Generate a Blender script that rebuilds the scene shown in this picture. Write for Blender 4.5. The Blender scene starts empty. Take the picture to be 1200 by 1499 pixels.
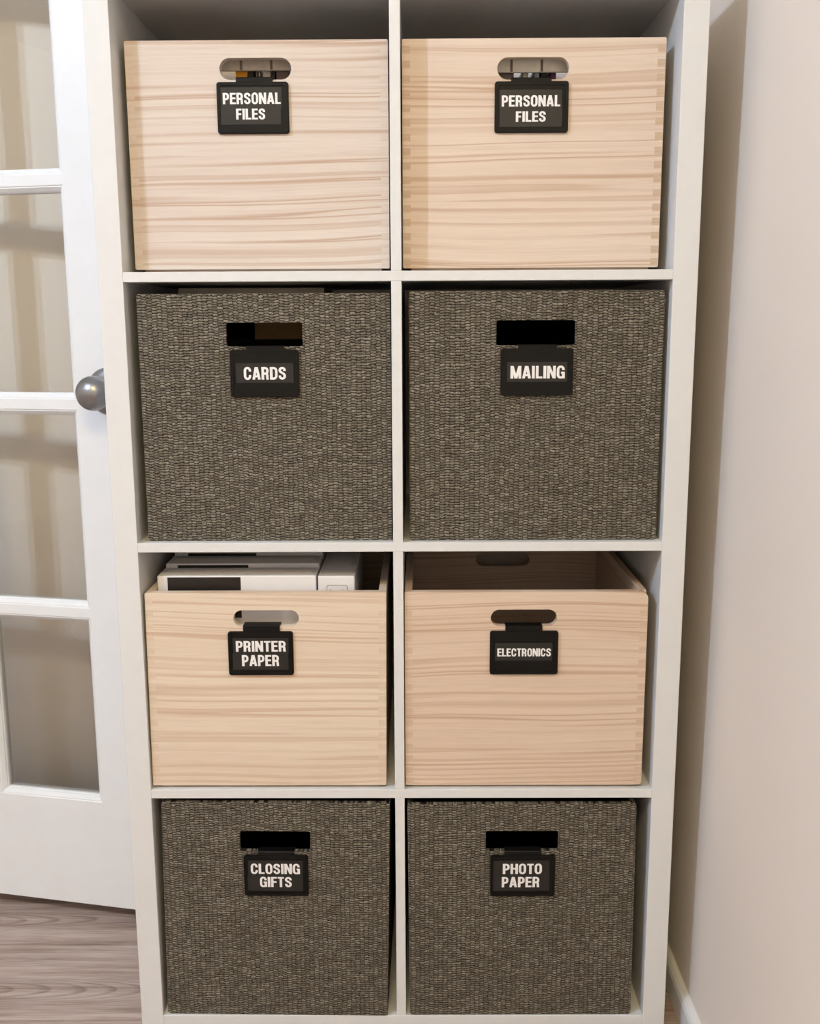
import bpy, bmesh, math, random
from mathutils import Vector, Matrix
from mathutils.geometry import tessellate_polygon

scene = bpy.context.scene
COL = scene.collection
random.seed(7)

# ------------------------------------------------------------------ camera
W, H, F = 1200.0, 1499.0, 1500.0
CAM = Vector((0.0246, -1.3393, 1.0347))
ROT = (1.3864, 0.0048, 0.0066)
cd = bpy.data.cameras.new('camera')
cam = bpy.data.objects.new('camera', cd)
COL.objects.link(cam)
cam.location = CAM
cam.rotation_euler = ROT
cd.sensor_fit = 'VERTICAL'
cd.sensor_height = 36.0
cd.lens = 36.0 * F / H
cd.clip_start = 0.02
scene.camera = cam
CM = cam.rotation_euler.to_matrix()


def hit(u, v, y):
    """photo pixel -> (x, z) on the upright plane at depth y"""
    d = CM @ Vector(((u - W / 2) / F, -(v - H / 2) / F, -1.0))
    k = (y - CAM.y) / d.y
    p = CAM + d * k
    return p.x, p.z


# ------------------------------------------------------------------ world, exposure
world = bpy.data.worlds.new('world')
scene.world = world
world.use_nodes = True
world.node_tree.nodes['Background'].inputs[0].default_value = (1.0, 0.86, 0.7, 1)
world.node_tree.nodes['Background'].inputs[1].default_value = 0.1
scene.view_settings.view_transform = 'Standard'
scene.view_settings.look = 'None'
scene.view_settings.gamma = 1.0
scene.view_settings.use_curve_mapping = False
scene.view_settings.exposure = 0.0
BULB_COLOR, BULB_STRENGTH = (0.57, 0.75, 1.0, 1), 5700.0
FILL_COLOR, FILL_STRENGTH = (1.0, 0.80, 0.42, 1), 38.0  # added unseen fill, supplies the warm ambient share
BULBS = ((-1.42, -1.32, 2.31), (-1.64, -1.46, 2.31))
FILL_POS = (-0.10, -2.0)


# ------------------------------------------------------------------ node helpers
def lin(r, g, b):
    def f(c):
        c /= 255.0
        return c / 12.92 if c <= 0.04045 else ((c + 0.055) / 1.055) ** 2.4
    return (f(r), f(g), f(b), 1.0)


class NT:
    def __init__(s, name):
        s.m = bpy.data.materials.new(name)
        s.m.use_nodes = True
        s.t = s.m.node_tree
        s.b = s.t.nodes['Principled BSDF']

    def n(s, typ, **kw):
        o = s.t.nodes.new(typ)
        for k, v in kw.items():
            setattr(o, k, v)
        return o

    def l(s, a, b):
        s.t.links.new(a, b)

    def set(s, sock, v):
        if hasattr(v, 'is_linked') or hasattr(v, 'links'):
            s.l(v, sock)
        else:
            sock.default_value = v

    def math(s, op, a, b=0.0, c=0.0):
        o = s.n('ShaderNodeMath', operation=op)
        s.set(o.inputs[0], a)
        s.set(o.inputs[1], b)
        if op in ('MULTIPLY_ADD', 'SMOOTH_MIN'):
            s.set(o.inputs[2], c)
        return o.outputs[0]

    def coord(s):
        return s.n('ShaderNodeTexCoord').outputs['Object']

    def sep(s, v):
        o = s.n('ShaderNodeSeparateXYZ')
        s.l(v, o.inputs[0])
        return o.outputs

    def comb(s, x, y, z):
        o = s.n('ShaderNodeCombineXYZ')
        s.set(o.inputs[0], x)
        s.set(o.inputs[1], y)
        s.set(o.inputs[2], z)
        return o.outputs[0]

    def noise(s, v, scale=1.0, detail=2.0, rough=0.5, dist=0.0):
        o = s.n('ShaderNodeTexNoise')
        s.l(v, o.inputs['Vector'])
        o.inputs['Scale'].default_value = scale
        o.inputs['Detail'].default_value = detail
        o.inputs['Roughness'].default_value = rough
        o.inputs['Distortion'].default_value = dist
        return o.outputs['Fac']

    def ramp(s, f, stops):
        o = s.n('ShaderNodeValToRGB')
        s.l(f, o.inputs[0])
        e = o.color_ramp.elements
        while len(e) < len(stops):
            e.new(0.5)
        for k, (p, c) in enumerate(stops):
            e[k].position = p
            e[k].color = c if len(c) == 4 else (*c, 1)
        return o.outputs[0]

    def mix(s, f, a, b, typ='MIX'):
        o = s.n('ShaderNodeMix', data_type='RGBA', blend_type=typ)
        s.set(o.inputs[0], f)
        s.set(o.inputs[6], a)
        s.set(o.inputs[7], b)
        return o.outputs[2]

    def bump(s, h, strength=0.3, dist=0.001):
        o = s.n('ShaderNodeBump')
        s.l(h, o.inputs['Height'])
        o.inputs['Strength'].default_value = strength
        o.inputs['Distance'].default_value = dist
        s.l(o.outputs[0], s.b.inputs['Normal'])

    def out(s, col=None, rough=0.5, spec=0.5, metal=0.0):
        if col is not None:
            s.set(s.b.inputs['Base Color'], col)
        s.set(s.b.inputs['Roughness'], rough)
        s.b.inputs['Specular IOR Level'].default_value = spec
        s.b.inputs['Metallic'].default_value = metal
        return s.m


def grey(v):
    return (v, v, v, 1)


def plain(name, col, rough=0.5, spec=0.5, metal=0.0, var=0.04, scale=40.0, bump=0.0):
    t = NT(name)
    n = t.noise(t.coord(), scale, 3)
    c0 = tuple(max(0, x * (1 - var)) for x in col[:3]) + (1,)
    c1 = tuple(min(1, x * (1 + var)) for x in col[:3]) + (1,)
    c = t.ramp(n, [(0.3, c0), (0.7, c1)])
    if bump:
        t.bump(n, bump, 0.001)
    return t.out(c, rough, spec, metal)


def wood_mat(name, seed, base, streak, freq=60.0, contrast=1.0, tilt=0.0):
    t = NT(name)
    x, y, z = t.sep(t.coord())
    # slow bow of the grain
    w = t.noise(t.comb(t.math('MULTIPLY', x, 2.2), seed * 3.1, t.math('MULTIPLY', z, 4.0)), 1.0, 1.0, 0.4)
    zz = t.math('MULTIPLY_ADD', t.math('SUBTRACT', w, 0.5), 0.042, t.math('MULTIPLY_ADD', x, tilt, z))
    g1 = t.noise(t.comb(t.math('MULTIPLY', x, 0.55), seed * 7.7 + 1.3, t.math('MULTIPLY', zz, freq)), 1.0, 1.5, 0.55)
    g2 = t.noise(t.comb(t.math('MULTIPLY', x, 2.2), seed * 5.3 + 9.1, t.math('MULTIPLY', zz, freq * 3.2)), 1.0, 2.0, 0.6)
    g3 = t.noise(t.comb(t.math('MULTIPLY', x, 22.0), seed + 4.0, t.math('MULTIPLY', z, 900.0)), 1.0, 1.0, 0.5)
    big = t.noise(t.comb(t.math('MULTIPLY', x, 2.0), seed * 2.0, t.math('MULTIPLY', zz, 11.0)), 1.0, 2.0, 0.5)
    lines = t.ramp(g1, [(0.30, grey(0.0)), (0.40, grey(0.5 * contrast)), (0.415, grey(0.06)), (0.53, grey(0.0)), (0.60, grey(0.8 * contrast)), (0.615, grey(0.08)), (0.69, grey(0.0)), (0.73, grey(0.6 * contrast)), (0.745, grey(0.05))])
    fine = t.ramp(g2, [(0.5, grey(0)), (0.75, grey(0.32 * contrast))])
    dark = tuple(a * 0.62 for a in streak[:3]) + (1,)
    c = t.mix(t.ramp(big, [(0.35, grey(0)), (0.7, grey(0.30))]), base, streak)
    c = t.mix(fine, c, streak)
    c = t.mix(lines, c, tuple(a * b for a, b in zip(streak[:3], (0.90, 0.80, 0.72))) + (1,))
    c = t.mix(t.ramp(g3, [(0.4, grey(0)), (0.8, grey(0.16))]), c, dark)
    t.bump(g2, 0.08, 0.0006)
    return t.out(c, 0.55, 0.3)


def weave_mat(name, seed, warm=0.0):
    """rough paper-cord weave: upright columns of short stacked strands"""
    t = NT(name)
    x, y, z = t.sep(t.coord())
    vec = t.comb(x, seed, z)
    nz = t.noise(vec, 55.0, 3.0, 0.6)
    nz2 = t.noise(t.comb(t.math('ADD', x, 7.0), seed, z), 120.0, 2.0, 0.6)
    u = t.math('MULTIPLY_ADD', t.math('SUBTRACT', nz, 0.5), 1.1, t.math('MULTIPLY', x, 1 / 0.0066))
    v = t.math('MULTIPLY_ADD', t.math('SUBTRACT', nz2, 0.5), 1.6, t.math('MULTIPLY', z, 1 / 0.0036))
    fu = t.math('FLOOR', u)
    odd = t.math('MODULO', t.math('ADD', fu, 1000.0), 2.0)
    ph = t.n('ShaderNodeTexWhiteNoise', noise_dimensions='1D')
    t.l(fu, ph.inputs['W'])
    v2 = t.math('ADD', t.math('MULTIPLY_ADD', odd, 0.5, v), t.math('MULTIPLY', ph.outputs['Value'], 0.45))
    fv = t.math('FLOOR', v2)
    su = t.math('ABSOLUTE', t.math('SINE', t.math('MULTIPLY', u, math.pi)))
    sv = t.math('ABSOLUTE', t.math('SINE', t.math('MULTIPLY', v2, math.pi)))
    hgt = t.math('MULTIPLY', t.math('MULTIPLY_ADD', t.math('POWER', su, 0.5), 0.6, 0.4), t.math('POWER', sv, 0.8))
    wn = t.n('ShaderNodeTexWhiteNoise', noise_dimensions='3D')
    t.l(t.comb(fu, fv, seed), wn.inputs['Vector'])
    rnd = wn.outputs['Value']
    fib = t.noise(t.comb(t.math('MULTIPLY', x, 420.0), seed, t.math('MULTIPLY', z, 1300.0)), 1.0, 3.0, 0.7)
    blot = t.noise(t.comb(t.math('MULTIPLY', x, 9.0), seed, t.math('MULTIPLY', z, 40.0)), 1.0, 3.0, 0.6)
    k = t.math('ADD', t.math('MULTIPLY_ADD', rnd, 0.22, 0.06), t.math('MULTIPLY', fib, 0.66))
    strand = t.ramp(k, [(0.22, lin(84, 76, 64)), (0.5, lin(120, 112, 98)), (0.78, lin(182, 174, 158))])
    strand = t.mix(t.ramp(blot, [(0.35, grey(0)), (0.75, grey(0.25))]), strand, lin(92, 80, 62))
    pit = t.ramp(t.noise(t.comb(t.math('MULTIPLY', x, 330.0), seed + 3.0, t.math('MULTIPLY', z, 420.0)), 1.0, 1.0, 0.5), [(0.56, grey(0)), (0.70, grey(0.75))])
    strand = t.mix(pit, strand, lin(44, 37, 29))
    c = t.mix(t.ramp(hgt, [(0.22, grey(0)), (0.72, grey(1))]), lin(26, 21, 15), strand)
    t.bump(t.math('MULTIPLY_ADD', rnd, 0.25, hgt), 0.8, 0.0014)
    return t.out(c, 0.65, 0.25)


def floor_mat():
    t = NT('vinyl_plank')
    oi = t.n('ShaderNodeObjectInfo')
    x, y, z = t.sep(t.coord())
    sd = t.math('MULTIPLY', oi.outputs['Random'], 37.0)
    w = t.noise(t.comb(t.math('MULTIPLY', x, 2.2), sd, t.math('MULTIPLY', y, 9.0)), 1.0, 2.0, 0.5)
    # cathedral figure along the middle of each board
    yc = t.math('ADD', y, 0.022)
    r = t.math('ADD', t.math('MULTIPLY', t.math('MULTIPLY', yc, yc), 3600.0), t.math('MULTIPLY', x, 15.0))
    r = t.math('MULTIPLY_ADD', w, 7.0, r)
    ring = t.math('FRACT', r)
    ringc = t.ramp(ring, [(0.0, grey(0.0)), (0.55, grey(0.05)), (0.88, grey(0.75)), (1.0, grey(0.0))])
    fade = t.ramp(t.math('ABSOLUTE', yc), [(0.012, grey(1.0)), (0.045, grey(0.12))])
    g = t.noise(t.comb(t.math('MULTIPLY', x, 3.0), sd, t.math('MULTIPLY', y, 60.0)), 1.0, 6.0, 0.72)
    g2 = t.noise(t.comb(t.math('MULTIPLY', x, 16.0), sd, t.math('MULTIPLY', y, 520.0)), 1.0, 2.0, 0.6)
    c = t.ramp(g, [(0.30, lin(126, 104, 90)), (0.5, lin(166, 145, 134)), (0.70, lin(190, 173, 164))])
    c = t.mix(t.math('MULTIPLY', ringc, fade), c, lin(108, 88, 80))
    c = t.mix(t.ramp(g2, [(0.45, grey(0)), (0.75, grey(0.45))]), c, lin(206, 192, 184))
    t.bump(g2, 0.1, 0.0005)
    return t.out(c, 0.5, 0.4)


def wall_mat(name, col):
    t = NT(name)
    v = t.coord()
    n = t.noise(v, 160.0, 3.0, 0.6)
    b = t.noise(v, 2.5, 2.0, 0.5)
    c = t.ramp(b, [(0.3, tuple(a * 0.975 for a in col[:3]) + (1,)), (0.7, col)])
    t.bump(n, 0.10, 0.002)
    return t.out(c, 0.75, 0.25)


def glass_mat():
    t = NT('pane_glass')
    tr = t.n('ShaderNodeBsdfTransparent')
    tr.inputs[0].default_value = (0.965, 0.972, 0.965, 1)
    gl = t.n('ShaderNodeBsdfGlossy')
    gl.inputs['Roughness'].default_value = 0.02
    fr = t.n('ShaderNodeFresnel')
    fr.inputs[0].default_value = 1.45
    n = t.noise(t.coord(), 30.0, 1.0)
    f = t.math('MULTIPLY', fr.outputs[0], t.math('MULTIPLY_ADD', n, 0.1, 0.75))
    mx = t.n('ShaderNodeMixShader')
    t.l(f, mx.inputs[0])
    t.l(tr.outputs[0], mx.inputs[1])
    t.l(gl.outputs[0], mx.inputs[2])
    o = [q for q in t.t.nodes if q.type == 'OUTPUT_MATERIAL'][0]
    t.l(mx.outputs[0], o.inputs[0])
    return t.m


def nickel_mat():
    t = NT('brushed_nickel')
    n = t.noise(t.coord(), 300.0, 2.0)
    c = t.ramp(n, [(0.3, (0.27, 0.265, 0.265, 1)), (0.7, (0.33, 0.325, 0.325, 1))])
    return t.out(c, 0.34, 0.5, 1.0)


def glow_mat(name, col, k):
    t = NT(name)
    t.b.inputs['Emission Color'].default_value = col
    t.b.inputs['Emission Strength'].default_value = k
    return t.out(grey(0.9), 0.4)


M = {}
M['white'] = plain('white_laminate', (0.735, 0.735, 0.735, 1), 0.42, 0.35, var=0.012, scale=60)
M['door'] = plain('white_door_paint', (0.835, 0.835, 0.835, 1), 0.38, 0.4, var=0.012, scale=25, bump=0.04)
M['trim'] = plain('white_trim_paint', (0.82, 0.81, 0.80, 1), 0.4, 0.4, var=0.015, scale=25)
M['wall'] = wall_mat('beige_wall_paint', (0.88, 0.785, 0.695, 1))
M['ceil'] = wall_mat('ceiling_paint', (0.82, 0.79, 0.75, 1))
M['floor'] = floor_mat()
M['subfloor'] = plain('plank_joint', (0.05, 0.04, 0.035, 1), 0.8)
M['glass'] = glass_mat()
M['nickel'] = nickel_mat()
M['black'] = plain('black_plastic', lin(10, 8, 6), 0.5, 0.22, var=0.08, scale=80)
M['tape'] = plain('label_tape', lin(36, 34, 31), 0.4, 0.4, var=0.10, scale=150)
M['print'] = plain('white_print', (0.86, 0.84, 0.84, 1), 0.5, 0.3, var=0.02)
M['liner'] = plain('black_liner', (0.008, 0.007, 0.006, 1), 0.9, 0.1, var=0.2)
M['paper'] = plain('paper_wrap', (0.83, 0.81, 0.82, 1), 0.35, 0.5, var=0.015, scale=30)
M['sheets'] = plain('paper_edge', (0.72, 0.69, 0.67, 1), 0.6, 0.3, var=0.05, scale=300)
M['inkblack'] = plain('black_ink', lin(36, 30, 26), 0.4, 0.4, var=0.1)
M['inkgrey'] = plain('grey_ink', lin(110, 96, 92), 0.5, 0.3, var=0.05)
M['card'] = plain('brown_cardboard', lin(112, 88, 58), 0.8, 0.2, var=0.06, scale=90)
M['orange'] = plain('orange_card', lin(232, 160, 30), 0.5, 0.3)
M['greyplastic'] = plain('grey_plastic', lin(205, 194, 178), 0.35, 0.5, var=0.12, scale=70)
M['paleplastic'] = plain('pale_plastic', lin(236, 229, 213), 0.35, 0.5, var=0.08, scale=70)
M['charcoal'] = plain('charcoal_card', lin(58, 50, 44), 0.6, 0.3)
M['midgrey'] = plain('grey_card', lin(128, 112, 104), 0.6, 0.3)
M['palecard'] = plain('pale_card', lin(205, 195, 180), 0.6, 0.3)
M['bluecard'] = plain('pale_blue_card', lin(165, 172, 180), 0.6, 0.3)
M['purple'] = plain('purple_card', lin(88, 52, 84), 0.6, 0.3)


# ------------------------------------------------------------------ mesh helpers
def mesh_obj(name, verts, faces, mat, parent=None, smooth=False, bevel=0.0, seg=2):
    me = bpy.data.meshes.new(name)
    me.from_pydata([tuple(v) for v in verts], [], faces)
    bm = bmesh.new()
    bm.from_mesh(me)
    bmesh.ops.remove_doubles(bm, verts=bm.verts, dist=1e-6)
    bmesh.ops.recalc_face_normals(bm, faces=bm.faces)
    bm.to_mesh(me)
    bm.free()
    me.materials.append(mat)
    if smooth:
        for p in me.polygons:
            p.use_smooth = True
    o = bpy.data.objects.new(name, me)
    COL.objects.link(o)
    if parent is not None:
        o.parent = parent
    if bevel > 0:
        md = o.modifiers.new('bevel', 'BEVEL')
        md.width = bevel
        md.segments = seg
        md.limit_method = 'ANGLE'
        md.angle_limit = math.radians(40)
    return o


def box_geo(x0, x1, y0, y1, z0, z1):
    v = [(x0, y0, z0), (x1, y0, z0), (x1, y1, z0), (x0, y1, z0), (x0, y0, z1), (x1, y0, z1), (x1, y1, z1), (x0, y1, z1)]
    f = [(0, 3, 2, 1), (4, 5, 6, 7), (0, 1, 5, 4), (1, 2, 6, 5), (2, 3, 7, 6), (3, 0, 4, 7)]
    return v, f


def box(name, x0, x1, y0, y1, z0, z1, mat, parent=None, bevel=0.0, fn=None, seg=2):
    v, f = box_geo(x0, x1, y0, y1, z0, z1)
    if fn:
        v = [fn(p) for p in v]
    return mesh_obj(name, v, f, mat, parent, bevel=bevel, seg=seg)


def prism_xz(name, loops, y0, y1, mat, parent=None, bevel=0.0, fn=None, seg=2):
    """outline (+ holes) in x/z, thickness along y"""
    flat = [p for lp in loops for p in lp]
    tris = tessellate_polygon([[Vector((a, b, 0)) for a, b in lp] for lp in loops])
    n = len(flat)
    v = [(a, y0, b) for a, b in flat] + [(a, y1, b) for a, b in flat]
    f = [tuple(t) for t in tris] + [tuple(i + n for i in reversed(t)) for t in tris]
    k = 0
    for lp in loops:
        m = len(lp)
        for i in range(m):
            a, b = k + i, k + (i + 1) % m
            f.append((a, b, b + n, a + n))
        k += m
    if fn:
        v = [fn(p) for p in v]
    return mesh_obj(name, v, f, mat, parent, bevel=bevel, seg=seg)


def rrect(x0, x1, z0, z1, r, n=6, rs=None):
    """rounded rectangle, corner radii in order BL, BR, TR, TL"""
    rs = rs or (r, r, r, r)
    pts = []
    for (cx, cz, a0), rr in zip(((x0, z0, 180), (x1, z0, 270), (x1, z1, 0), (x0, z1, 90)), rs):
        sx = 1 if cx == x0 else -1
        sz = 1 if cz == z0 else -1
        ox, oz = cx + sx * rr, cz + sz * rr
        if rr < 1e-6:
            pts.append((cx, cz))
            continue
        for i in range(n + 1):
            a = math.radians(a0 + 90 * i / n)
            pts.append((ox + rr * math.cos(a), oz + rr * math.sin(a)))
    return pts


def lathe(name, prof, mat, parent=None, n=40):
    """profile (r, h) turned about local -y (h grows towards the viewer)"""
    v, f = [], []
    for r, h in prof:
        for i in range(n):
            a = 2 * math.pi * i / n
            v.append((r * math.cos(a), -h, r * math.sin(a)))
    for j in range(len(prof) - 1):
        for i in range(n):
            a, b = j * n + i, j * n + (i + 1) % n
            f.append((a, b, b + n, a + n))
    f.append(tuple(range(n)))
    f.append(tuple(range((len(prof) - 1) * n, len(prof) * n)))
    o = mesh_obj(name, v, f, mat, parent, smooth=True)
    return o


def empty(name, loc, rz=0.0):
    o = bpy.data.objects.new(name, None)
    o.empty_display_size = 0.05
    COL.objects.link(o)
    o.location = loc
    o.rotation_euler = (0, 0, rz)
    return o


def tag(o, label, cat, group=None):
    o['label'] = label
    o['category'] = cat
    if group:
        o['group'] = group
    return o


def struct(o):
    o['kind'] = 'structure'
    return o


# ------------------------------------------------------------------ the room
YW = 0.480           # back wall
XL, YF, ZC = -3.4, -3.6, 2.44


def wall_x(z):       # right wall leans a hair out of plumb
    return 0.4255 + 0.0108 * z


floor = struct(box('floor', XL, 0.62, YF, YW + 0.1, -0.06, -0.0045, M['subfloor']))
pw, pl = 0.19, 1.22
plank_me = {}
row = 0
y = 0.226 + pw
while y > YF:
    x = XL - random.random() * 0.9
    if row < 3:
        x = (-1.05, -1.30, -1.50)[row] - 2 * pl
    while x < 0.46:
        a, b = max(x, XL), min(x + pl, 0.46)
        y1 = min(y, YW)
        y0 = max(y - pw, YF)
        if b - a > 0.03 and y1 - y0 > 0.01:
            key = (round(b - a, 3), round(y1 - y0, 3))
            g = 0.0006
            if key not in plank_me:
                o = box('plank', -(b - a) / 2 + g, (b - a) / 2 - g, -(y1 - y0) / 2 + g, (y1 - y0) / 2 - g, -0.008, 0.0, M['floor'], floor, bevel=0.0006, seg=1)
                plank_me[key] = o.data
            else:
                o = bpy.data.objects.new('plank', plank_me[key])
                COL.objects.link(o)
                o.parent = floor
            o.location = ((a + b) / 2, (y0 + y1) / 2, 0)
        x += pl
    y -= pw
    row += 1
# the strip between the last full row and the back wall
o = box('plank', -1.9, 1.9, -0.032, 0.032, -0.008, 0.0, M['floor'], floor)
o.location = (-1.46, 0.448, 0)

struct(box('wall_back', XL - 0.1, 0.60, YW, YW + 0.1, -0.06, ZC + 0.1, M['wall']))
v, f = box_geo(0, 0.12, YF - 0.1, YW + 0.1, -0.06, ZC + 0.1)
v = [(wall_x(p[2]) + p[0], p[1], p[2]) for p in v]
struct(mesh_obj('wall_right', v, f, M['wall']))
struct(box('wall_left', XL - 0.1, XL, YF - 0.1, YW + 0.1, -0.06, ZC + 0.1, M['wall']))
struct(box('wall_front', XL - 0.1, 0.60, YF - 0.1, YF, -0.06, ZC + 0.1, M['wall']))
struct(box('ceiling', XL - 0.1, 0.60, YF - 0.1, YW + 0.1, ZC, ZC + 0.1, M['ceil']))

# baseboards: profile swept along the wall
prof = [(0, 0), (-0.013, 0), (-0.013, 0.036), (-0.011, 0.042), (-0.007, 0.046), (0, 0.047)]
v, f = [], []
for yy in (YF, YW):
    for a, b in prof:
        v.append((wall_x(b) + 0.0004 + a, yy, b))
n = len(prof)
for i in range(n):
    f.append((i, (i + 1) % n, (i + 1) % n + n, i + n))
f += [tuple(range(n)), tuple(range(n, 2 * n))]
struct(mesh_obj('baseboard_right', v, f, M['trim']))
for xs in ((-1.09, wall_x(0) - 0.013), (XL, -1.27)):
    v = []
    for xx in xs:
        for a, b in prof:
            v.append((xx, YW + a * 0.9 + 0.0004, b))
    struct(mesh_obj('baseboard_back', v, f, M['trim']))

# ------------------------------------------------------------------ ceiling lamp with two bare bulbs
lc = [(BULBS[0][i] + BULBS[1][i]) / 2 for i in range(3)]
lamp = tag(empty('ceiling_light', (lc[0], lc[1], ZC)), 'flush ceiling light with two small bare bulbs', 'ceiling light')
o = lathe('base_plate', [(0.15, 0.0), (0.15, 0.012), (0.12, 0.028), (0.03, 0.034)], M['nickel'], lamp)
o.rotation_euler = (math.radians(90), 0, 0)
BULB_M = glow_mat('bulb_glow', BULB_COLOR, BULB_STRENGTH)
for k, bp in enumerate(BULBS):
    ox, oy, oz = bp[0] - lc[0], bp[1] - lc[1], bp[2] - ZC
    s_ = lathe('socket', [(0.020, 0.0), (0.020, 0.066)], M['trim'], lamp, 24)
    s_.rotation_euler = (math.radians(90), 0, 0)
    s_.location = (ox, oy, -0.030)
    bm = bmesh.new()
    bmesh.ops.create_uvsphere(bm, u_segments=20, v_segments=14, radius=0.015)
    me = bpy.data.meshes.new('bulb')
    bm.to_mesh(me)
    bm.free()
    me.materials.append(BULB_M)
    for p in me.polygons:
        p.use_smooth = True
    b_ = bpy.data.objects.new('bulb', me)
    COL.objects.link(b_)
    b_.parent = lamp
    b_.location = (ox, oy, oz)

# warm fill light added behind the camera to lift the shadows, dome-shaped
fill_lamp = tag(empty('fill_light', (FILL_POS[0], FILL_POS[1], ZC)), 'added warm fill light shaped as an opal dome on the ceiling', 'ceiling light')
o = lathe('base_ring', [(0.29, 0.0), (0.29, 0.018), (0.28, 0.024)], M['nickel'], fill_lamp)
o.rotation_euler = (math.radians(90), 0, 0)
dp = [(0.278, 0.020)] + [(0.278 * math.cos(math.radians(a)), 0.022 + 0.095 * math.sin(math.radians(a))) for a in range(10, 90, 10)] + [(0.006, 0.1170)]
o = lathe('dome', dp, glow_mat('fill_glow', FILL_COLOR, FILL_STRENGTH), fill_lamp)
o.rotation_euler = (math.radians(90), 0, 0)

# ------------------------------------------------------------------ the open glazed door
TH = math.radians(11.5)
door = struct(empty('door_1', (-0.40, 0.275, 0.0), math.pi - TH))
# local frame: +x runs from the free edge to the hinge; after the half turn local +y faces the room
S0, ST, PWD, FL, BD = 0.004, 0.122, 0.194, 0.016, 0.010
cols = [(ST + i * (PWD + FL), ST + i * (PWD + FL) + PWD) for i in range(3)]
S1 = cols[-1][1] + 0.12
rows_ = [(0.2215 + i * 0.346, 0.2215 + i * 0.346 + 0.330) for i in range(5)]
DB = 0.0265
DT = 0.035


def dbox(name, s0, s1, z0, z1, bev=0.0, parent=door, y1=0.0, y0=-DT, mat=None):
    return box(name, s0, s1, y0, y1, z0, z1, mat or M['door'], parent, bevel=bev)


dbox('stile', S0, ST, DB, 2.045)
dbox('stile', cols[-1][1], S1, DB, 2.045)
dbox('rail', ST, cols[-1][1], DB, rows_[0][0])
dbox('rail', ST, cols[-1][1], rows_[-1][1], 2.045)
for i in range(4):
    dbox('muntin', ST, cols[-1][1], rows_[i][1], rows_[i + 1][0], 0.0)
for i in range(2):
    for r0, r1 in rows_:
        dbox('muntin', cols[i][1], cols[i + 1][0], r0, r1, 0.0)
BPROF = [(0.0, 0.0), (0.0015, 0.0015), (0.003, 0.0015), (0.0085, 0.0075), (0.0085, 0.0095), (0.010, 0.011), (0.010, 0.016)]
BPROF = BPROF + [(a, DT - b) for a, b in reversed(BPROF[:-1])]
for (c0, c1) in cols:
    for (r0, r1) in rows_:
        v, f = [], []
        for a, b in BPROF:
            v += [(c0 + a, -b, r0 + a), (c1 - a, -b, r0 + a), (c1 - a, -b, r1 - a), (c0 + a, -b, r1 - a)]
        for j in range(len(BPROF) - 1):
            for i in range(4):
                a, b = j * 4 + i, j * 4 + (i + 1) % 4
                f.append((a, b, b + 4, a + 4))
        mesh_obj('glazing_bead', v, f, M['door'], door)
        dbox('pane', c0 + 0.006, c1 - 0.006, r0 + 0.006, r1 - 0.006, 0.0, y1=-0.016, y0=-0.019, mat=M['glass'])
knob = empty('knob', (0.0638, 0.0, 0.9275))
knob.parent = door
knob.rotation_euler = (0, 0, math.pi)
lathe('rosette', [(0.0372, 0.0), (0.0372, 0.003), (0.0345, 0.0065), (0.024, 0.009), (0.016, 0.010)], M['nickel'], knob)
lathe('neck', [(0.0135, 0.009), (0.0115, 0.018), (0.0125, 0.034)], M['nickel'], knob)
kp = [(0.0125, 0.030), (0.0185, 0.033)]
for i in range(1, 14):
    a = math.radians(-48 + i * 10.4)
    kp.append((0.0268 * math.cos(a), 0.0515 + 0.0235 * math.sin(a)))
lathe('ball', kp, M['nickel'], knob)

# ------------------------------------------------------------------ the cube shelf
XO, XI, HD, DX = 0.3825, 0.3508, 0.0067, -0.0016
Z = [0.035, 0.3766, 0.3892, 0.7308, 0.7434, 1.0850, 1.0976, 1.4392]
DEP = 0.40
shelf = tag(empty('cube_shelf', (0, 0, 0)), 'tall white eight cube shelf standing on the floor by the beige wall', 'shelf')
box('side_panel', -XO, -XI, 0, DEP, 0, Z[7] + 0.0317, M['white'], shelf, 0.0008)
box('side_panel', XI, XO, 0, DEP, 0, Z[7] + 0.0317, M['white'], shelf, 0.0008)
box('top_panel', -XI, XI, 0, DEP, Z[7], Z[7] + 0.0317, M['white'], shelf, 0.0008)
box('bottom_panel', -XI, XI, 0, DEP, 0.0, Z[0], M['white'], shelf, 0.0008)
for a, b in ((1, 2), (3, 4), (5, 6)):
    box('shelf_board', -XI, XI, 0.0002, DEP, Z[a], Z[b], M['white'], shelf, 0.0006)
for a, b in ((0, 1), (2, 3), (4, 5), (6, 7)):
    box('divider', DX - HD, DX + HD, 0.0004, DEP, Z[a], Z[b], M['white'], shelf, 0.0006)

# ------------------------------------------------------------------ lettering: strokes of a narrow bold grotesque
T = 0.188
GLY = {}


def arc(cx, cz, rx, rz, a0, a1, n=9):
    return [(cx + rx * math.cos(math.radians(a0 + (a1 - a0) * i / n)), cz + rz * math.sin(math.radians(a0 + (a1 - a0) * i / n))) for i in range(n + 1)]


h_ = T / 2


def bowl(w, z0, z1, x0=0.0):
    """right-hand bowl from the stem: centre line"""
    r = min((z1 - z0) / 2, 0.17)
    return [(x0, z1)] + arc(w - h_ - r, z1 - r, r, r, 90, 0) + arc(w - h_ - r, z0 + r, r, r, 0, -90) + [(x0, z0)]


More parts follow.
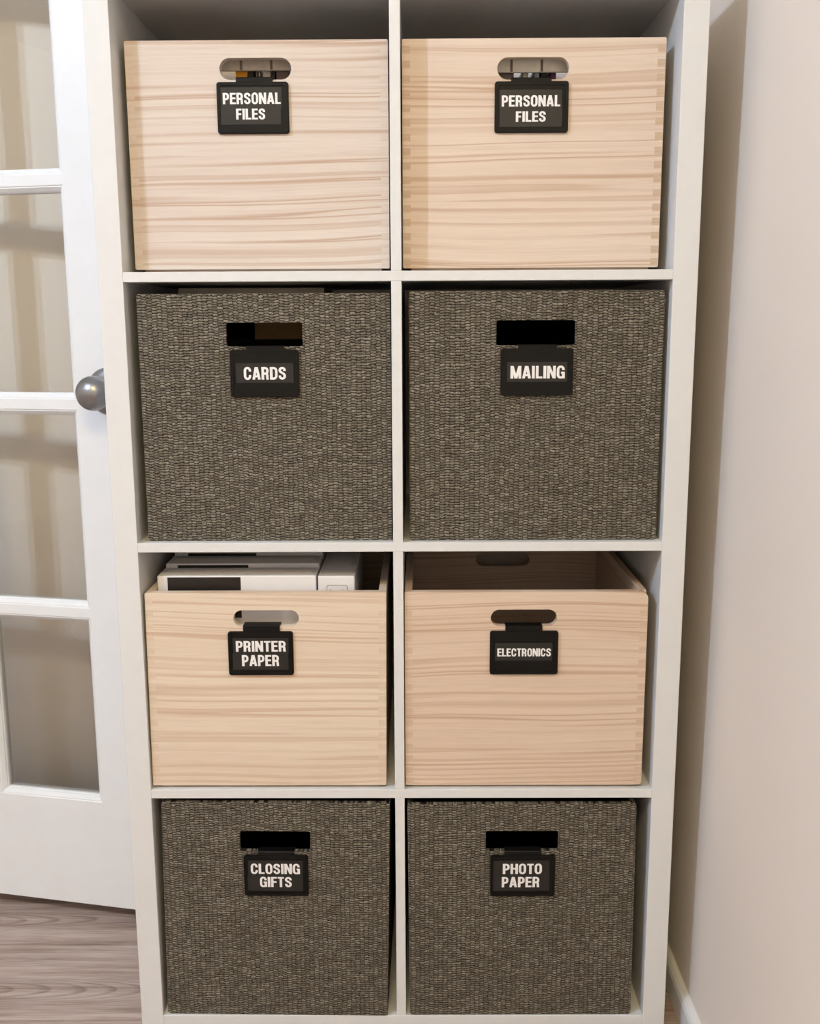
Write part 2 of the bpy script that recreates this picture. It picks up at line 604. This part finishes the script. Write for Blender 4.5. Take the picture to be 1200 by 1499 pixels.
def glyphs():
    G = GLY
    w = 0.50
    st = [(h_, 0), (h_, 1)]
    G['I'] = (T, [st])
    G['L'] = (0.44, [st, [(0, h_ * 0.85), (0.44, h_ * 0.85)]])
    G['E'] = (0.46, [st, [(0, h_ * 0.85), (0.46, h_ * 0.85)], [(0, 1 - h_ * 0.85), (0.46, 1 - h_ * 0.85)], [(0, 0.52), (0.43, 0.52)]])
    G['F'] = (0.44, [st, [(0, 1 - h_ * 0.85), (0.44, 1 - h_ * 0.85)], [(0, 0.50), (0.41, 0.50)]])
    G['T'] = (0.48, [[(0.24, 0), (0.24, 1)], [(0, 1 - h_ * 0.85), (0.48, 1 - h_ * 0.85)]])
    G['H'] = (0.54, [st, [(0.54 - h_, 0), (0.54 - h_, 1)], [(0, 0.52), (0.54, 0.52)]])
    G['N'] = (0.56, [[(h_ * .9, 0), (h_ * .9, 1)], [(0.56 - h_ * .9, 0), (0.56 - h_ * .9, 1)], [(h_ * 1.05, 1.0), (0.56 - h_ * 1.05, 0.0)]])
    G['M'] = (0.70, [[(h_ * .9, 0), (h_ * .9, 1)], [(0.70 - h_ * .9, 0), (0.70 - h_ * .9, 1)], [(h_ * 1.1, 1.0), (0.35, 0.0)], [(0.70 - h_ * 1.1, 1.0), (0.35, 0.0)]])
    G['A'] = (0.58, [[(h_ * .95, 0), (0.27, 1)], [(0.58 - h_ * .95, 0), (0.31, 1)], [(0.14, 0.27), (0.44, 0.27)], [(0.25, 0.93), (0.33, 0.93)]])
    G['P'] = (w, [st, bowl(w, 0.44, 1 - h_ * 0.85, h_)])
    G['R'] = (0.53, [st, bowl(0.51, 0.47, 1 - h_ * 0.85, h_), [(0.28, 0.47)] + arc(0.28, 0.33, 0.125, 0.14, 90, 0, 5) + [(0.405, 0.15), (0.43, 0.0)]])
    G['D'] = (0.54, [st, [(h_, 1 - h_ * .85)] + arc(0.54 - h_ - 0.20, 1 - h_ * .85 - 0.22, 0.20, 0.22, 90, 0) + arc(0.54 - h_ - 0.20, h_ * .85 + 0.22, 0.20, 0.22, 0, -90) + [(h_, h_ * .85)]])
    rx, rz, ww = 0.27 - h_, 0.24, 0.54
    G['O'] = (ww, [arc(0.27, 1 - h_ * .8 - rz + .01, rx, rz, 0, 180, 14) + arc(0.27, h_ * .8 + rz - .01, rx, rz, 180, 360, 14) + [(0.27 + rx, 1 - h_ * .8 - rz + .01)]])
    up = arc(0.27, 1 - h_ * .8 - rz + .01, rx, rz, 0, 180, 14)
    lo = arc(0.27, h_ * .8 + rz - .01, rx, rz, 180, 360, 14)
    G['C'] = (ww, [[(0.27 + rx, 0.645)] + up + lo + [(0.27 + rx, 0.37)]])
    G['G'] = (ww, [[(0.27 + rx, 0.665)] + up + lo[:12], [(0.27 + rx + 0.005, 0.0), (0.27 + rx + 0.005, 0.5)], [(0.29, 0.455), (ww - 0.01, 0.455)]])
    sr = 0.26 - h_
    G['S'] = (0.52, [[(0.26 + sr, 0.68)] + arc(0.26, 0.745, sr, 0.175, 0, 180, 12) + arc(0.26, 0.72, sr, 0.16, 180, 250, 5)
                     + [(0.26, 0.525)] + arc(0.26, 0.29, sr, 0.20, 62, 0, 5) + arc(0.26, 0.255, sr, 0.175, 0, -180, 12) + [(0.26 - sr, 0.325)]])


glyphs()


def stroke(pts, w):
    """flat ribbon along a polyline with mitred joints"""
    P = [Vector(p) for p in pts]
    Q = [P[0]]
    for p in P[1:]:
        if (p - Q[-1]).length > 1e-5:
            Q.append(p)
    P = Q
    L, R_ = [], []
    for i, p in enumerate(P):
        d0 = (P[i] - P[i - 1]).normalized() if i > 0 else (P[1] - P[0]).normalized()
        d1 = (P[i + 1] - P[i]).normalized() if i < len(P) - 1 else d0
        t = (d0 + d1)
        t = t.normalized() if t.length > 1e-4 else d1
        nrm = Vector((-t.y, t.x))
        c = max(0.45, nrm.dot(Vector((-d1.y, d1.x))))
        L.append(p + nrm * (w / 2 / c))
        R_.append(p - nrm * (w / 2 / c))
    v = [(a.x, a.y) for a in L] + [(a.x, a.y) for a in R_]
    n = len(P)
    f = [(i, i + 1, i + 1 + n, i + n) for i in range(n - 1)]
    return v, f


def lettering(word, x0, x1, z0, z1, y, parent, org):
    GAP = 0.065
    nat = sum(GLY[c][0] for c in word) + GAP * (len(word) - 1)
    sx, sz = (x1 - x0) / nat, z1 - z0
    V, Fc = [], []
    cx = 0.0
    lift = 0.0
    for c in word:
        wd, sts = GLY[c]
        for s in sts:
            dy = lift
            horiz = len(s) == 2 and abs(s[0][1] - s[1][1]) < 1e-6
            v, f = stroke(s, T * (0.85 if horiz else (0.92 if len(s) > 3 else 1.0)))
            b = len(V)
            for a, d in v:
                d = min(1.015, max(-0.015, d)) if len(s) > 2 else min(1.0, max(0.0, d))
                V.append((x0 + (cx + a) * sx - org[0], y - org[1] - dy, z0 + d * sz - org[2]))
            Fc += [tuple(i + b for i in q) for q in f]
            lift += 0.0000015
        cx += wd + GAP
    me = bpy.data.meshes.new('lettering')
    me.from_pydata(V, [], Fc)
    me.materials.append(M['print'])
    o = bpy.data.objects.new('lettering', me)
    COL.objects.link(o)
    o.parent = parent
    o['label'] = 'white capital letters ' + word
    return o


def label_holder(yf, plate, tab, hole_low, tapes, words, label, wall_t, turn=(0.0, 0.0)):
    """black clip-on bin label: plate, rim, hook over the slot edge, tape strips, lettering.
    plate/tab/tapes/words are photo pixels on the box front at depth yf"""
    px0, pz1 = hit(plate[0], plate[1], yf)
    px1, pz0 = hit(plate[2], plate[3], yf)
    tx0, tz1 = hit(tab[0], tab[1], yf)
    tx1, _ = hit(tab[2], tab[1], yf)
    org = ((px0 + px1) / 2, yf, pz0)
    root = tag(empty('label_holder', (org[0], yf + (org[0] - turn[1]) * math.tan(turn[0]), org[2]), turn[0]), label, 'label', 'clip labels on the storage boxes')

    def L(lp):
        return [(a - org[0], b - org[2]) for a, b in lp]
    th = 0.0034
    prism_xz('plate', [L(rrect(px0, px1, pz0, pz1, 0.0035))], -th, 0.0002, M['black'], root, bevel=0.0008)
    # raised rim
    prism_xz('rim', [L(rrect(px0 + .0008, px1 - .0008, pz0 + .0008, pz1 - .0008, 0.003)),
                     L(rrect(px0 + .0045, px1 - .0045, pz0 + .0045, pz1 - .0045, 0.0015))], -th - 0.0009, -th + 0.0002, M['black'], root, bevel=0.0003, seg=1)
    # hook: up the face, over the edge of the slot, down inside
    lip = max(hole_low + 0.0009, tz1)
    w0, w1 = tx0 - org[0], tx1 - org[0]
    zi = hole_low + 0.0001 - org[2]
    z0, z1 = pz1 - 0.004 - org[2], lip - org[2]
    pr_ = [(-0.0030, z0), (-0.0030, z1 - 0.001), (-0.0020, z1), (wall_t + 0.0022, z1), (wall_t + 0.003, z1 - 0.001), (wall_t + 0.003, z0 - 0.004),
           (wall_t + 0.0006, z0 - 0.004), (wall_t + 0.0006, zi), (-0.0001, zi), (-0.0001, z0)]
    n = len(pr_)
    v = [(w0, a, b) for a, b in pr_] + [(w1, a, b) for a, b in pr_]
    f = [tuple(range(n)), tuple(reversed(range(n, 2 * n)))] + [(i, (i + 1) % n, (i + 1) % n + n, i + n) for i in range(n)]
    mesh_obj('clip', v, f, M['black'], root)
    strips = []
    for k, (a, b, c, d) in enumerate(tapes):
        x0, zz1 = hit(a, b, yf)
        x1, zz0 = hit(c, d, yf)
        strips.append(prism_xz('tape', [L([(x0, zz0), (x1, zz0), (x1, zz1), (x0, zz1)])], -th - 0.00025 - 0.0001 * k, -th + 0.0001, M['tape'], root))
    for k, (wd, a, b, c, d) in enumerate(words):
        x0, zz1 = hit(a, b, yf)
        x1, zz0 = hit(c, d, yf)
        lettering(wd, x0, x1, zz0, zz1, yf - th - 0.0006, strips[k], org)
    return root


# ------------------------------------------------------------------ wooden boxes
finger_me = {}


def wood_box(x0, x1, yf, z0, hgt, hole, seed, label, shear=0.0, depth=0.36, rs=(0.002, 0.002, 0.002, 0.002), base=None, streak=None, freq=60.0, contrast=1.0, endc=1.0, tilt=0.0):
    base = base or (0.80, 0.66, 0.53, 1)
    streak = streak or (0.60, 0.415, 0.30, 1)
    m = wood_mat('pine_front', seed, base, streak, freq, contrast, tilt)
    ms = wood_mat('pine_side', seed + 3.3, tuple(a * 0.97 for a in base[:3]) + (1,), streak, freq, contrast)
    mf = wood_mat('end_grain', seed + 6.1, tuple(a * b for a, b in zip(base[:3], [1 - (1 - q) * endc for q in (0.80, 0.72, 0.62)])) + (1,), tuple(1.0 * a for a in streak[:3]) + (1,), 320.0, 0.5)
    cx = (x0 + x1) / 2
    root = tag(empty('wooden_box', (cx, yf, z0)), label, 'box', 'wooden boxes in the shelf')
    w = (x1 - x0) / 2
    bt, t, ts = 0.0045, 0.0125, 0.0105

    def fn(p):
        return (p[0] + shear * (p[2] - hgt / 2), p[1], p[2])
    hx0, hz1 = hit(hole[0], hole[1], yf)
    hx1, hz0 = hit(hole[2], hole[3], yf)
    sh = shear * ((hz0 + hz1) / 2 - z0 - hgt / 2)
    slot = rrect(hx0 - cx - sh, hx1 - cx - sh, hz0 - z0, hz1 - z0, (hz1 - hz0) * 0.495, 8)
    prism_xz('front_panel', [rrect(-w, w, bt, hgt, 0, 5, rs), slot], 0, t, m, root, bevel=0.0012, fn=fn)
    prism_xz('back_panel', [rrect(-w, w, bt, hgt, 0.002, 3), slot], depth - t, depth, ms, root, bevel=0.001, fn=fn)
    for s in (-1, 1):
        a, b = sorted((s * w, s * (w - ts)))
        # the front top corner of each side is eased to follow the front panel
        v, f = box_geo(a, b, t, depth - t, bt, hgt - 0.0004)
        sp = mesh_obj('side_panel', [fn(p) for p in v], f, ms, root, bevel=0.001)
        nf = 16
        pit = (hgt - bt) / nf
        for i in range(nf):
            za = bt + pit * (i + (0.10 if i == 0 else 0.0)) + 0.0003
            zb = za + pit * 0.52
            if i == nf - 1 and rs[2] > 0.005:
                continue
            key = round(pit, 5)
            wd = t * 0.78
            if (key, seed) not in finger_me:
                o = box('finger', -wd / 2, wd / 2, -0.00025, t, 0, pit * 0.52, mf, sp, bevel=0.0002, seg=1)
                finger_me[(key, seed)] = o.data
            else:
                o = bpy.data.objects.new('finger', finger_me[(key, seed)])
                COL.objects.link(o)
                o.parent = sp
            zc = (za + zb) / 2
            o.location = (s * (w - wd / 2 - 0.0005) + shear * (zc - hgt / 2), 0, za)
    box('bottom_board', -w + 0.011, w - 0.011, 0.008, depth - 0.008, 0, bt + 0.006, ms, root, fn=fn)
    return root, hz0


WOOD = {}
PAL = (0.82, 0.67, 0.54, 1)
_, low4l = wood_box(-0.3424, -0.0106, 0.032, Z[6], 0.2846, (320.5, 85, 426.5, 116.5), 1.0,
                    'pale wooden box holding an orange file, top shelf row beside the door', base=(0.72, 0.64, 0.57, 1), streak=(0.55, 0.415, 0.325, 1), freq=62, endc=0.25, tilt=-0.035, contrast=1.12)
_, low4r = wood_box(0.0068, 0.3384, 0.032, Z[6], 0.2846, (728, 84, 832.5, 116), 2.0,
                    'pinkish wooden box with clear finger joints, top shelf row beside the beige wall', base=(0.755, 0.64, 0.535, 1), streak=(0.57, 0.41, 0.305, 1), freq=55, contrast=1.12)
_, low3l = wood_box(-0.3478, -0.0195, 0.006, Z[2], 0.2838, (341, 893.5, 437.5, 917), 3.0,
                    'pale wooden box filled with white reams of printer paper', shear=0.008, base=(0.80, 0.685, 0.55, 1), freq=58, contrast=0.8, endc=0.3)
_, low3r = wood_box(0.0066, 0.3368, 0.006, Z[2], 0.2838, (718.5, 892.5, 815, 916.5), 4.0,
                    'open wooden box with a rounded top corner and dark inside, beside the printer paper box', rs=(0.002, 0.004, 0.010, 0.002), freq=66, endc=0.4, base=(0.75, 0.60, 0.475, 1), streak=(0.56, 0.395, 0.285, 1))


# ------------------------------------------------------------------ woven fabric boxes
def fabric_box(xa, xb, ya, yb, z0, hgt, hole, seed, label, shear=0.0, depth=0.345):
    """front runs from (xa, ya) to (xb, yb)"""
    m = weave_mat('paper_weave', seed)
    ang = math.atan2(yb - ya, xb - xa)
    cx, cy = (xa + xb) / 2, (ya + yb) / 2
    root = tag(empty('woven_box', (cx, cy, z0), ang), label, 'box', 'woven storage boxes in the shelf')
    w = (xb - xa) / 2 / math.cos(ang)
    t = 0.0075

    def fn(p):
        return (p[0] + shear * (p[2] - hgt / 2), p[1], p[2])
    hx0, hz1 = hit(hole[0], hole[1], cy)
    hx1, hz0 = hit(hole[2], hole[3], cy)
    sh = shear * ((hz0 + hz1) / 2 - z0 - hgt / 2)
    slot = rrect(hx0 - cx - sh, hx1 - cx - sh, hz0 - z0, hz1 - z0, 0.003, 4)
    prism_xz('front_panel', [rrect(-w, w, 0.0005, hgt, 0.004, 4), slot], 0, t, m, root, bevel=0.0022, fn=fn, seg=3)
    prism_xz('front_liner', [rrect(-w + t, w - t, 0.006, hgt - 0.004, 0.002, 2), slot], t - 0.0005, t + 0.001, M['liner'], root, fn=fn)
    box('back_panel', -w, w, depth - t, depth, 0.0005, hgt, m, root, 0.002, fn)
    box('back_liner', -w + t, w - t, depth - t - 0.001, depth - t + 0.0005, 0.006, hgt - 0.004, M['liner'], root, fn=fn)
    for s in (-1, 1):
        a, b = sorted((s * w, s * (w - t)))
        box('side_panel', a, b, t * 0.6, depth - t * 0.6, 0.0005, hgt - 0.0005, m, root, 0.002, fn)
        a, b = sorted((s * (w - t - 0.001), s * (w - t + 0.0005)))
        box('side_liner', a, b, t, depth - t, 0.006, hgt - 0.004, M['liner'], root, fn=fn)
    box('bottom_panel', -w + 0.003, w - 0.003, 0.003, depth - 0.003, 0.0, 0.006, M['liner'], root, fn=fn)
    return cy, hz0, (ang, cx)


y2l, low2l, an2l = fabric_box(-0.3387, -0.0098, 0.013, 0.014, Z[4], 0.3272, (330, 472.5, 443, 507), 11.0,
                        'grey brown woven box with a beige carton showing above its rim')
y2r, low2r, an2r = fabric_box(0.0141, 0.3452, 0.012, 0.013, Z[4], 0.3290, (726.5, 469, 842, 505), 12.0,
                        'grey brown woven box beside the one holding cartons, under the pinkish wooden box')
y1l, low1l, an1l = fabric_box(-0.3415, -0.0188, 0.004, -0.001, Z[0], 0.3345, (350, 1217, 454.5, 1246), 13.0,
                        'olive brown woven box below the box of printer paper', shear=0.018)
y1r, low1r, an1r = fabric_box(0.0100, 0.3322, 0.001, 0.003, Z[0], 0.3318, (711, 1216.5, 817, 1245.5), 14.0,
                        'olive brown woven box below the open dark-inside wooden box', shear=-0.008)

# ------------------------------------------------------------------ clip labels
label_holder(0.032, (317, 121, 424, 196), (345.5, 113.5, 399), low4l, [(323, 129, 413, 159), (322, 159, 412, 183)],
             [('PERSONAL', 326.5, 137, 411.5, 153), ('FILES', 346, 160, 389, 175.7)],
             'black clip label reading PERSONAL FILES on the box with an orange file', 0.0125)
label_holder(0.032, (724, 120, 830.5, 194.5), (748, 114, 807), low4r, [(731, 132.5, 821.5, 160), (731, 160, 821.5, 186)],
             [('PERSONAL', 734, 140.7, 819.2, 156.5), ('FILES', 754.5, 164, 798, 179)],
             'black clip label reading PERSONAL FILES on the box beside the beige wall', 0.0125)
label_holder(y2l, (336.5, 512, 439, 581), (360, 507, 415.5), low2l, [(345.5, 531.5, 430, 560)],
             [('CARDS', 357, 537.2, 419.2, 555.3)], 'black clip label reading CARDS on a woven box', 0.0085, an2l)
label_holder(y2r, (733, 510, 837.5, 578.5), (758, 505, 814.5), low2r, [(742, 530, 829, 558.5)],
             [('MAILING', 747, 535.6, 825.7, 553.6)], 'black clip label reading MAILING on a woven box', 0.0085, an2r)
label_holder(0.006, (333.5, 924, 430.5, 987), (356, 915, 409.5), low3l, [(341, 933, 423, 956), (341, 956, 423, 979)],
             [('PRINTER', 345.5, 937, 419.2, 952.5), ('PAPER', 354.5, 957.6, 409.4, 973.6)],
             'black clip label reading PRINTER PAPER on a wooden box', 0.0125)
label_holder(0.006, (717, 923, 815.5, 986), (739.5, 916.3, 793.5), low3r, [(724.5, 940, 807.5, 965.5)],
             [('ELECTRONICS', 727.5, 948, 805.5, 959.4)], 'black clip label reading ELECTRONICS on a wooden box', 0.0125)
label_holder(y1l, (356.5, 1251, 452.5, 1309.5), (377, 1246, 431), low1l, [(363, 1258, 444, 1281), (363, 1281, 444, 1302)],
             [('CLOSING', 367.2, 1262.4, 439.6, 1277.2), ('GIFTS', 380.6, 1281.6, 427.8, 1296.3)],
             'black clip label reading CLOSING GIFTS on a woven box', 0.0085, an1l)
label_holder(y1r, (717.5, 1251, 811, 1310), (738, 1245.5, 792), low1r, [(722, 1258, 803, 1281), (722, 1281, 803, 1302)],
             [('PHOTO', 735.5, 1262.4, 792.5, 1277.2), ('PAPER', 734, 1281.6, 789, 1296.6)],
             'black clip label reading PHOTO PAPER on a woven box', 0.0085, an1r)

# ------------------------------------------------------------------ reams of paper in the printer paper box
ZB = Z[2] + 0.0105


def ream(xc, yc, wx, dy, hgt, label, band=None, icon=False):
    root = tag(empty('paper_ream', (xc, yc, ZB)), label, 'paper ream', 'paper reams in the wooden box')
    box('wrapper', -wx / 2, wx / 2, 0, dy, 0, hgt, M['paper'], root, bevel=0.0018)
    # folded wrapper flap on top
    v = [(-wx / 2 + .003, 0.004, hgt + .0002), (wx / 2 - .003, 0.004, hgt + .0002), (wx / 2 - .012, dy * .55, hgt + .0022), (-wx / 2 + .012, dy * .55, hgt + .0022),
         (-wx / 2 + .003, dy - .004, hgt + .0002), (wx / 2 - .003, dy - .004, hgt + .0002)]
    mesh_obj('folded_flap', v, [(0, 1, 2, 3), (3, 2, 5, 4), (0, 3, 4), (1, 5, 2)], M['sheets'], root)
    if band:
        b0, b1, bz = band
        o = box('printed_band', b0, b1, -0.0003, 0.0001, hgt - bz, hgt - 0.0022, M['inkblack'], root)
        o['label'] = 'black printed band'
    if icon:
        outer = rrect(-0.0135, 0.0155, hgt - 0.040, hgt - 0.0125, 0.004)
        inner = rrect(-0.0128, 0.0148, hgt - 0.0393, hgt - 0.0132, 0.0034)
        prism_xz('printed_outline', [outer, inner], -0.0002, 0.0001, M['inkgrey'], root)
        prism_xz('printed_mark', [rrect(-0.0088, -0.0074, hgt - 0.0215, hgt - 0.0188, 0.0003, 2)], -0.0002, 0.0001, M['inkgrey'], root)
        prism_xz('printed_mark', [[(0.0088, hgt - 0.0215), (0.0112, hgt - 0.0215), (0.0112, hgt - 0.0211), (0.0093, hgt - 0.0211), (0.0093, hgt - 0.0185), (0.0088, hgt - 0.0185)]], -0.0002, 0.0001, M['inkgrey'], root)
    return root


RH = 0.291
ream(-0.2252, 0.031, 0.2195, 0.048, RH, 'white ream with a wide black band, foremost of the three upright reams', (-0.0955, 0.0055, 0.060))
ream(-0.2252, 0.0825, 0.2195, 0.050, RH + 0.005, 'white ream with a black band, middle one of the three upright reams', (-0.0928, 0.0082, 0.060))
ream(-0.2250, 0.1360, 0.2195, 0.050, RH + 0.010, 'white ream with a black band, rearmost of the three upright reams', (-0.0897, 0.0113, 0.060))
ream(-0.0878, 0.031, 0.0508, 0.216, RH - 0.001, 'narrow white ream turned edge on beside the three banded reams', None, True)

# ------------------------------------------------------------------ cardboard box inside the CARDS box
YC = 0.11
cxa, cza = hit(373, 497, YC)
cxb, _ = hit(452, 497, YC)
zbot = Z[4] + 0.006
t_ = tag(empty('gift_box', (-0.17, YC + 0.005, zbot)), 'black box lying deep inside the woven CARDS box', 'box')
box('box_base', -0.13, 0.13, 0, 0.18, 0, cza - zbot - 0.04, M['liner'], t_, 0.001)
box('box_lid', -0.132, 0.132, -0.002, 0.182, cza - zbot - 0.04, cza - zbot, M['liner'], t_, 0.001)
t_ = tag(empty('cardboard_box', ((cxa + cxb) / 2, YC, cza)), 'small brown cardboard box inside the woven CARDS box', 'box')
cw = (cxb - cxa) / 2
box('carton', -cw, cw, 0, 0.14, 0, 0.044, M['card'], t_, 0.0008)
box('lid_flap', -cw, cw, 0.001, 0.069, 0.044, 0.0455, M['card'], t_)
box('lid_flap', -cw, cw, 0.071, 0.139, 0.044, 0.0455, M['card'], t_)
pxa = hit(262, 424, YC)[0]
t_ = tag(empty('flat_carton', (pxa + 0.10, YC, cza + 0.0455)), 'flat beige carton peeking over the rim of the CARDS box', 'box')
box('tray', -0.10, 0.10, 0, 0.15, 0, 1.0805 - cza - 0.0455 - 0.012, M['card'], t_, 0.0008)
box('lid', -0.101, 0.101, -0.001, 0.151, 1.0805 - cza - 0.0455 - 0.012, 1.0805 - cza - 0.0455, M['palecard'], t_, 0.0008)

# ------------------------------------------------------------------ hanging-file frames and files in the top boxes
Z4 = Z[6] + 0.0105


def file_frame(cx, yf, px_top, px_low, u, mat, label):
    top = hit(u, px_top, yf)[1] - Z4
    low = hit(u, px_low, yf)[1] - Z4
    hw, dp = 0.150, 0.27
    root = tag(empty('hanging_file_organizer', (cx, yf, Z4)), label, 'file frame', 'file frames in the top boxes')
    for y0 in (0.0, dp - 0.004):
        v, f = box_geo(-hw, hw, y0, y0 + 0.004, low, top)
        mesh_obj('crossbar', v, f, mat, root, bevel=0.001)
    for s in (-1, 1):
        a, b = sorted((s * hw, s * (hw - 0.004)))
        box('side_rail', a, b, 0.004, dp - 0.004, low, top, mat, root)
        for y0 in (0.0, dp - 0.006):
            box('leg', a, b, y0, y0 + 0.006, 0, low, mat, root)
    for k in range(3):
        xk = -0.072 + 0.042 * k + (0.003 if k == 1 else 0)
        box('tab_joint', xk, xk + 0.003, -0.0012, 0.0, low + 0.001, top - 0.001, M['midgrey'], root)
    return root


file_frame(-0.1755 + 0.001, 0.058, 87, 103.5, 373, M['greyplastic'], 'grey plastic file frame inside the box with the orange file')
file_frame(0.1725, 0.058, 86, 106, 780, M['paleplastic'], 'pale plastic file frame inside the pinkish wooden box')


def file_slab(u0, u1, yf, px_top, mat, label, lean=0.0):
    xa, zt = hit(u0, px_top, yf)
    xb, _ = hit(u1, px_top, yf)
    root = tag(empty('file_folder', ((xa + xb) / 2, yf, Z4)), label, 'file folder', 'files standing in the top boxes')
    w = (xb - xa) / 2
    hh = zt - Z4
    prism_xz('cover', [[(-w, 0), (w, 0), (w + lean, hh), (-w + lean, hh)]], 0, 0.19, mat, root, bevel=0.0006, seg=1)
    prism_xz('sheets', [[(-w * .7, 0.001), (w * .7, 0.001), (w * .7 + lean, hh + .0006), (-w * .7 + lean, hh + .0006)]], 0.003, 0.188, M['sheets'], root)


for a in ((344, 361.5, 'orange', 'orange file standing behind the handle slot'), (363, 371, 'charcoal', 'charcoal file right beside the orange file'),
          (374, 376.5, 'midgrey', 'thin grey file beside the charcoal file'), (378, 380, 'palecard', 'thin pale file between thin grey and thick pale files'),
          (384.5, 395.5, 'palecard', 'thick pale file beside the wide grey file'), (398, 402, 'charcoal', 'thin dark file between pale and wide grey files'),
          (404, 422, 'midgrey', 'wide grey brown file at the end of the row')):
    file_slab(a[0], a[1], 0.066, 98, M[a[2]], a[3])
for a in ((729, 752, 'midgrey', 'wide grey file in the pinkish wooden box', 0), (759, 767, 'palecard', 'leaning pale file in the pinkish wooden box', 0.006),
          (776, 783, 'bluecard', 'leaning pale blue file in the pinkish wooden box', 0.006), (792, 801, 'charcoal', 'charcoal file in the pinkish wooden box', 0),
          (806, 814, 'purple', 'dark purple file in the pinkish wooden box', 0)):
    file_slab(a[0], a[1], 0.066, 97, M[a[2]], a[3], a[4])
